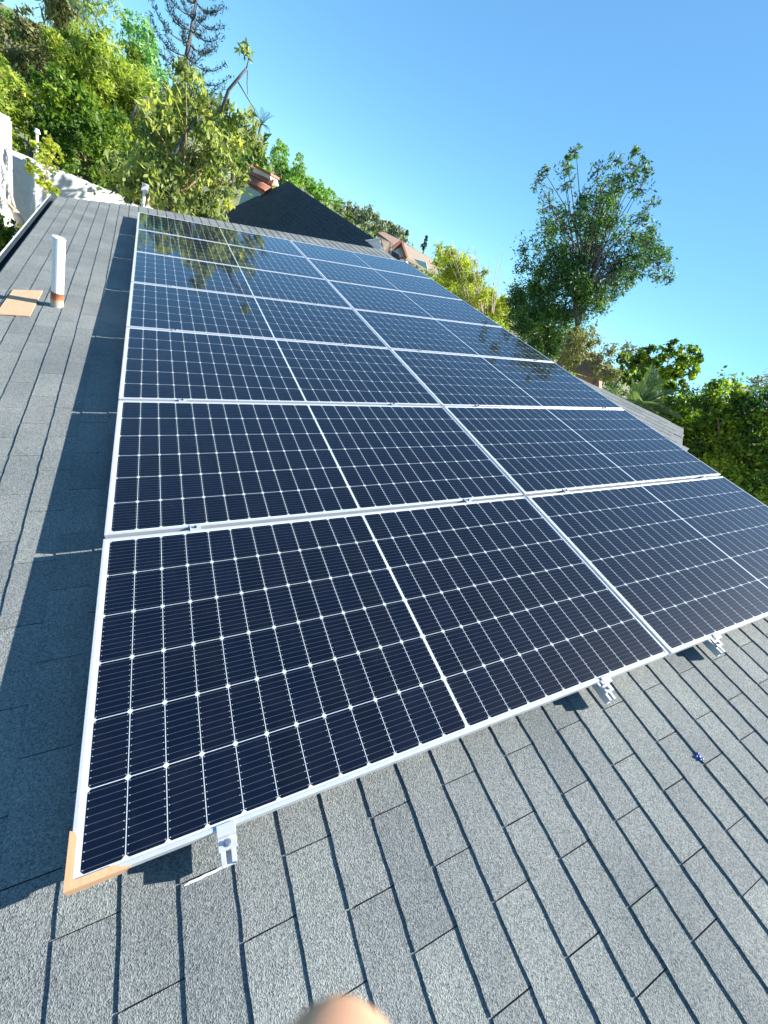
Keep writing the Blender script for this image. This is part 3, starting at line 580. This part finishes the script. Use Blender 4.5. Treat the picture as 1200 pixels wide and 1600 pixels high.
# ladder
la, lb = at(44, 345, 13), at(62, 347, 13); ld = empty('ladder', (la.x, la.y, GZ), 'pale wooden ladder leaning on the white garden wall', 'ladder')
zt2 = at(50, 296, 13).z; m1 = MB().tube([(la.x, la.y, GZ), (la.x + .03, la.y + .35, zt2)], .04, 6).build('rail', MT['white_board'], ld)
MB().tube([(lb.x, lb.y, GZ), (lb.x + .03, lb.y + .35, zt2)], .04, 6).build('rail', MT['white_board'], ld)
m = MB(); nr = 8
for k_ in range(nr):
    f_ = .1 + .85*k_/nr; z_ = GZ + (zt2-GZ)*f_; m.tube([(la.x + .03*f_, la.y + .35*f_, z_), (lb.x + .03*f_, lb.y + .35*f_, z_)], .026, 6)
m.build('rung', MT['white_board'], ld)
tree('sapling', 'young tree with yellow-green leaves in front of the white garden wall', 'tree', 11.5, [(75,262,15,.8),(62,235,12,.7),(85,240,13,.8),(78,225,10,.7),(48,262,9,.5),(80,295,9,.35),(70,285,9,.3)], (72, 345), 'l_yellow', 'pale_bark', ln=.085, wd=.045, k=1.6, tr=.032, droop=.1)
po = at(58, 245, 12); pt_ = at(58, 207, 12); bp = MB().tube([(po.x, po.y, GZ), (po.x, po.y, pt_.z)], .022, 8).tube([(po.x, po.y, pt_.z), (po.x, po.y, pt_.z + .06)], [.05, .03], 8)
tag(bp.build('garden_pole', MT['white_paint']), 'thin white pole standing among the leaves of the young tree', 'pole')
po = at(66 if 0 else 226, 300, 11.6); bp = MB().tube([(po.x, po.y, GZ), (po.x, po.y, po.z)], .03, 8).box((po.x-.06, po.y-.06, po.z), (po.x+.06, po.y+.06, po.z+.14))
tag(bp.build('garden_post', MT['white_paint']), 'short white post with a square head under the drooping tree', 'post')
bt = empty('bare_tree', at(44, 400, 9.5), 'pale bare tree trunk leaning by the white wall beyond the gutter', 'tree'); m = MB(); r = random.Random(4)
b0 = at(52, 400, 9.5); b0.z = GZ
m.tube([b0, at(44, 385, 9.5), at(33, 352, 9.6), at(24, 332, 9.7), at(14, 318, 9.8)], [.10, .085, .07, .05, .03], 8); m.tube([at(24, 332, 9.7), at(16, 300, 9.7), at(14, 288, 9.8)], [.03, .02, .012], 6); m.tube([at(22, 328, 9.7), at(8, 312, 9.6), at(-8, 316, 9.6)], [.028, .02, .012], 6)
m.build('trunk', MT['pale_bark'], bt, smooth=True)
tree('shrub', 'bright green shrub below the gutter at the left edge of the photo', 'shrub', 8.6, [(4,352,20),(-8,375,28),(14,372,16),(2,395,20),(-30,350,30)], (0, 420), 'l_hedge', 'bark', ln=.08, wd=.04, k=2.6, tr=.04)

# ---------------------------------------------------------------- neighbouring buildings
RXg, ZR = 3.782, .50
hw = empty('gabled_house', (RXg, 18, GZ), 'steep dark shingled gable roof rising behind the far edge of the panels', 'house')
yN, yF = 11.55, 25.55
m = MB(); s_ = 4.0
m.slab([(RXg, yN, ZR), (RXg, yF, ZR), (RXg - s_, yF, ZR - s_*1.0), (RXg - s_, yN, ZR - s_*1.0)], (-.10, 0, -.10)); rf = m.build('roof', MT['felt'], hw)
fr_ = Matrix(((.7071, 0, -.7071, RXg - s_), (0, 1, 0, yN), (.7071, 0, .7071, ZR - s_), (0, 0, 0, 1)))
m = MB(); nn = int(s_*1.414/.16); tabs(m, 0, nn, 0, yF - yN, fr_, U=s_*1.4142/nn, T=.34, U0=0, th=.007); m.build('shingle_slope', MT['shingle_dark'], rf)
m = MB(); m.slab([(RXg, yN, ZR), (RXg, yF, ZR), (RXg + 3.2, yF, ZR - 2.6), (RXg + 3.2, yN, ZR - 2.6)], (.0, 0, -.14)); m.build('shingle_slope', MT['shingle'], rf)
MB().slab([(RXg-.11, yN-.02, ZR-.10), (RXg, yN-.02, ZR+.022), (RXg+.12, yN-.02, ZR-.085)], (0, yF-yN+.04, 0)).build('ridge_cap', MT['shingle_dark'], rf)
m = MB().slab([(RXg - 3.4, yN+.3, GZ), (RXg + 2.9, yN+.3, GZ), (RXg+2.9, yN+.3, ZR-2.6), (RXg, yN+.3, ZR-.2), (RXg - 3.4, yN+.3, ZR-3.62)], (0, yF-yN-.6, 0)); m.build('wall', MT['cream'], hw)
def quad(pts, ds, off): 
    if not hasattr(ds, '__len__'): ds = [ds]*len(pts)
    return MB().slab([at(a, b, d) for (a, b), d in zip(pts, ds)], off)
gd = empty('gablet', at(592, 396, 12.4), 'small gable with a white triangular face at the right end of the dark roof', 'gable')
quad([(572,376),(593,373.5),(597,394),(590,392)], [12.2, 12.2, 12.2, 12.2], (.25, .35, 0)).build('white_face', MT['white_paint'], gd)
quad([(594.3,372.5),(613,381),(612,400),(597.5,398)], [12.3,12.6,12.6,12.3], (.2, .5, 0)).build('wall', MT['tan_roof'], gd)
quad([(570,375),(592,371.5),(594,373),(573,377.5)], 12.1, (.2, .4, 0)).build('barge_board', MT['white_board'], gd)
th_ = empty('tan_house', Vector((at(650, 400, 25).x, at(650, 400, 25).y, GZ)), 'tan-roofed house whose gable end shows a white triangle with red-brown edges', 'house')
e = (at(678, 406, 29) - at(627, 376, 23)); e = Vector(e)
A_, B_, C2 = at(627, 377, 23), at(613, 386, 22.6), at(635.5, 402, 22.8)
B_ = B_ + Vector((0, 0, -.02))
m = MB().slab([A_, C2, C2 + e, A_ + e], (0, 0, -.12)); m.build('roof', MT['tan_roof'], th_)
m = MB().slab([A_, B_, B_ + e, A_ + e], (0, 0, -.10)); m.build('roof', MT['tan_roof'], th_)
off = e.normalized() * .3
m = MB().slab([A_ + off + Vector((0, 0, -.16)), B_ + off + Vector((0, 0, -.14)), Vector((B_.x, B_.y, B_.z - 1.2)) + off, Vector((C2.x, C2.y, C2.z - .6)) + off, C2 + off + Vector((0, 0, -.18))], e.normalized() * .2); m.build('gable_face', MT['white_paint'], th_)
m = MB().tube([B_, A_], .07, 4).tube([A_, C2], .07, 4).tube([C2, B_ + Vector((0, 0, -.55))], .05, 4); m.build('barge_board', MT['brown'], th_)
bh = empty('brown_roofed_house', Vector((at(610, 372, 32).x, at(610, 372, 32).y, GZ)), 'low brown tiled roof just above and left of the white triangle gable', 'house')
quad([(590,363),(601,363),(626,375),(614,381)], [32, 34, 34, 31], (0, 0, -.2)).build('roof', MT['roof_brown'], bh)
quad([(590,365),(613,385),(613,395),(592,375)], [32.3, 31.3, 31.3, 32.3], (1.5, 2.5, 0)).build('wall', MT['cream'], bh)
gb = empty('glasshouse', Vector((at(660, 402, 21).x, at(660, 402, 21).y, GZ)), 'pale greenish wall with light patches below the tan roof', 'building')
quad([(646,404),(666,410),(668,421),(655,414)], 21, (.3, .5, 0)).build('wall', MT['teal'], gb)
rt = empty('red_tile_house', Vector((at(395, 290, 28).x, at(395, 290, 28).y, GZ)), 'house with two tiers of red roof tiles and a white chimney', 'house')
def tiles(name, p, ds, parent, thick=.12):
    q = [at(a, b, d) for (a, b), d in zip(p, ds)]; m = MB().slab(q, (0, 0, -thick)); o = m.build(name, MT['brick'], parent)
    m = MB(); n_ = 26
    for i in range(n_):
        f_ = (i+.5)/n_; a_ = q[0].lerp(q[1], f_); b_ = q[3].lerp(q[2], f_); m.tube([a_ + Vector((0,0,.03)), b_ + Vector((0,0,.03))], .06, 5)
    m.build('tile_row', MT['brick'], o); return o
tiles('roof', [(366,245),(429,284),(425,293),(369,262)], [30, 27, 26.5, 29.5], rt)
tiles('roof', [(371,266),(424,295),(413,300),(377,281)], [29.2, 26.3, 25.8, 28.5], rt)
quad([(378,281),(412,300.5),(411,303.5),(381,287)], [28.3, 25.9, 25.9, 28.3], (.4, 1.0, 0)).build('fascia', MT['darkwood'], rt)
quad([(382,287),(409,303),(395,335),(370,330)], [28.1, 26.0, 26, 28], (.8, 2.4, 0)).build('wall', MT['teal'], rt)
ck = quad([(396,261),(422,274),(424,286),(395,269)], [28.2, 27, 27, 28.2], (.5, .6, 0)).build('chimney', MT['white_board'], rt)
quad([(394,255),(423,270),(423,274),(395,260)], [28.0, 26.9, 26.9, 28.0], (.6, .7, 0)).build('chimney_cap', MT['brick'], ck)
rt2 = empty('red_tile_house', Vector((at(240, 190, 29).x, at(240, 190, 29).y, GZ)), 'fragment of an orange tiled roof glimpsed through the top of the drooping tree', 'house')
tiles('roof', [(212,163),(250,172),(262,198),(216,190)], [31, 30, 28, 29], rt2)
quad([(216,190),(262,198),(262,230),(216,225)], [29, 28, 28, 29], (.5, 2.5, 0)).build('wall', MT['cream'], rt2)
wb = empty('white_house', Vector((at(340, 235, 27).x, at(340, 235, 27).y, GZ)), 'strip of a pale house wall seen through the right side of the drooping tree', 'house')
quad([(325,220),(365,244),(365,256),(325,232)], [29, 28.5, 28.5, 29], (.5, 2, 0)).build('wall', MT['cream'], wb)
wr2 = empty('far_roof', Vector((at(915, 565, 15).x, at(915, 565, 15).y, GZ)), 'pale pitched roof glimpsed behind the dry brown bush', 'house')
q = quad([(890,552),(955,575),(950,592),(895,575)], [16, 15.2, 14.8, 15.5], (0, 0, -.12)); q.build('roof', MT['tan_roof'], wr2)
quad([(899,584),(936,594),(936,640),(902,630)], [16.4, 16, 16, 16.4], (.6, .3, 0)).build('wall', MT['roof_brown'], wr2)

# ---------------------------------------------------------------- the photographer's hand, very near the lens
def cp3(px, py, z): return CAM + CR.transposed() @ Vector(((px - 600) / FPX * z, (py - 800) / FPX * z, z))
def skin_obj(name, V, E_, Rr, mat, root_i):
    me = bpy.data.meshes.new(name); me.from_pydata([tuple(v) for v in V], E_, []); o = bpy.data.objects.new(name, me); C.objects.link(o)
    sm = o.modifiers.new('skin', 'SKIN'); sm.use_smooth_shade = True; ss = o.modifiers.new('sub', 'SUBSURF'); ss.levels = 2; ss.render_levels = 2
    for i, r_ in enumerate(Rr): me.skin_vertices[0].data[i].radius = (r_, r_)
    me.skin_vertices[0].data[root_i].use_root = True
    dg = bpy.context.evaluated_depsgraph_get(); m2 = bpy.data.meshes.new_from_object(o.evaluated_get(dg)); m2.name = name; bpy.data.objects.remove(o); m2.materials.clear(); return m2
hb = 0.046
def hp(x, y, z): return cp3(524, 1618, hb) + CR.transposed() @ Vector((x, y, z))   # hand frame: x right, y down the picture, z away
V = [hp(.004, .125, .012), hp(.002, .092, .010), hp(0, .066, .008)]; Rr = [.024, .027, .026]; E_ = [(0, 1), (1, 2)]
def chain(start, pts, rr):
    i = start
    for p, r_ in zip(pts, rr): V.append(hp(*p)); Rr.append(r_); E_.append((i, len(V)-1)); i = len(V)-1
chain(2, [(-.004, .045, .006), (-.003, .028, .004), (0, .012, .001), (0, .003, 0)], [.0125, .0112, .0108, .0094])           # index, tip in view
chain(2, [(.019, .056, .010), (.024, .046, .020), (.022, .050, .030), (.017, .060, .034)], [.0115, .0092, .0085, .0068])
chain(2, [(.032, .064, .010), (.038, .055, .020), (.036, .060, .029), (.030, .070, .033)], [.0108, .0088, .0080, .0065])
chain(2, [(.042, .074, .010), (.049, .064, .018), (.048, .064, .027), (.042, .074, .031)], [.0095, .0076, .0070, .0058])
chain(1, [(-.030, .088, .010), (-.042, .074, .014), (-.044, .062, .022), (-.040, .054, .030)], [.0125, .0105, .0095, .0075])
sk = NT('skin'); sk.set(sk.ramp(sk.noise(90, 4), [(.3, (.58, .31, .19)), (.7, (.68, .42, .25))]), .5, Subsurface_Weight=.15); sk.b.inputs['Subsurface Radius'].default_value = (.01, .004, .002)
me = skin_obj('body', V, E_, Rr, sk.m, 0)
pe = empty('person', cp3(524, 1618, hb), 'photographer of whom only a blurred bare fingertip shows at the bottom edge', 'person')
link('body', me, sk.m, pe, smooth=True)
nl = MB(); nv = []
for i in range(7):
    for j in range(5):
        a_ = (j/4 - .5)*1.7; y_ = .0035 + .011*i/6; rr_ = .0112*(1 - .35*max(0, (.010-y_)/.010)**2)
        nv.append(hp(rr_*math.sin(a_+.9)*1.0, y_ - .001, -rr_*math.cos(a_+.9)))
nf = [(i*5+j, i*5+j+1, (i+1)*5+j+1, (i+1)*5+j) for i in range(6) for j in range(4)]
mesh_obj('fingernail', nv, nf, plain('nail', (.85, .62, .40), (.82, .58, .38), 30, .3), pe, smooth=True)
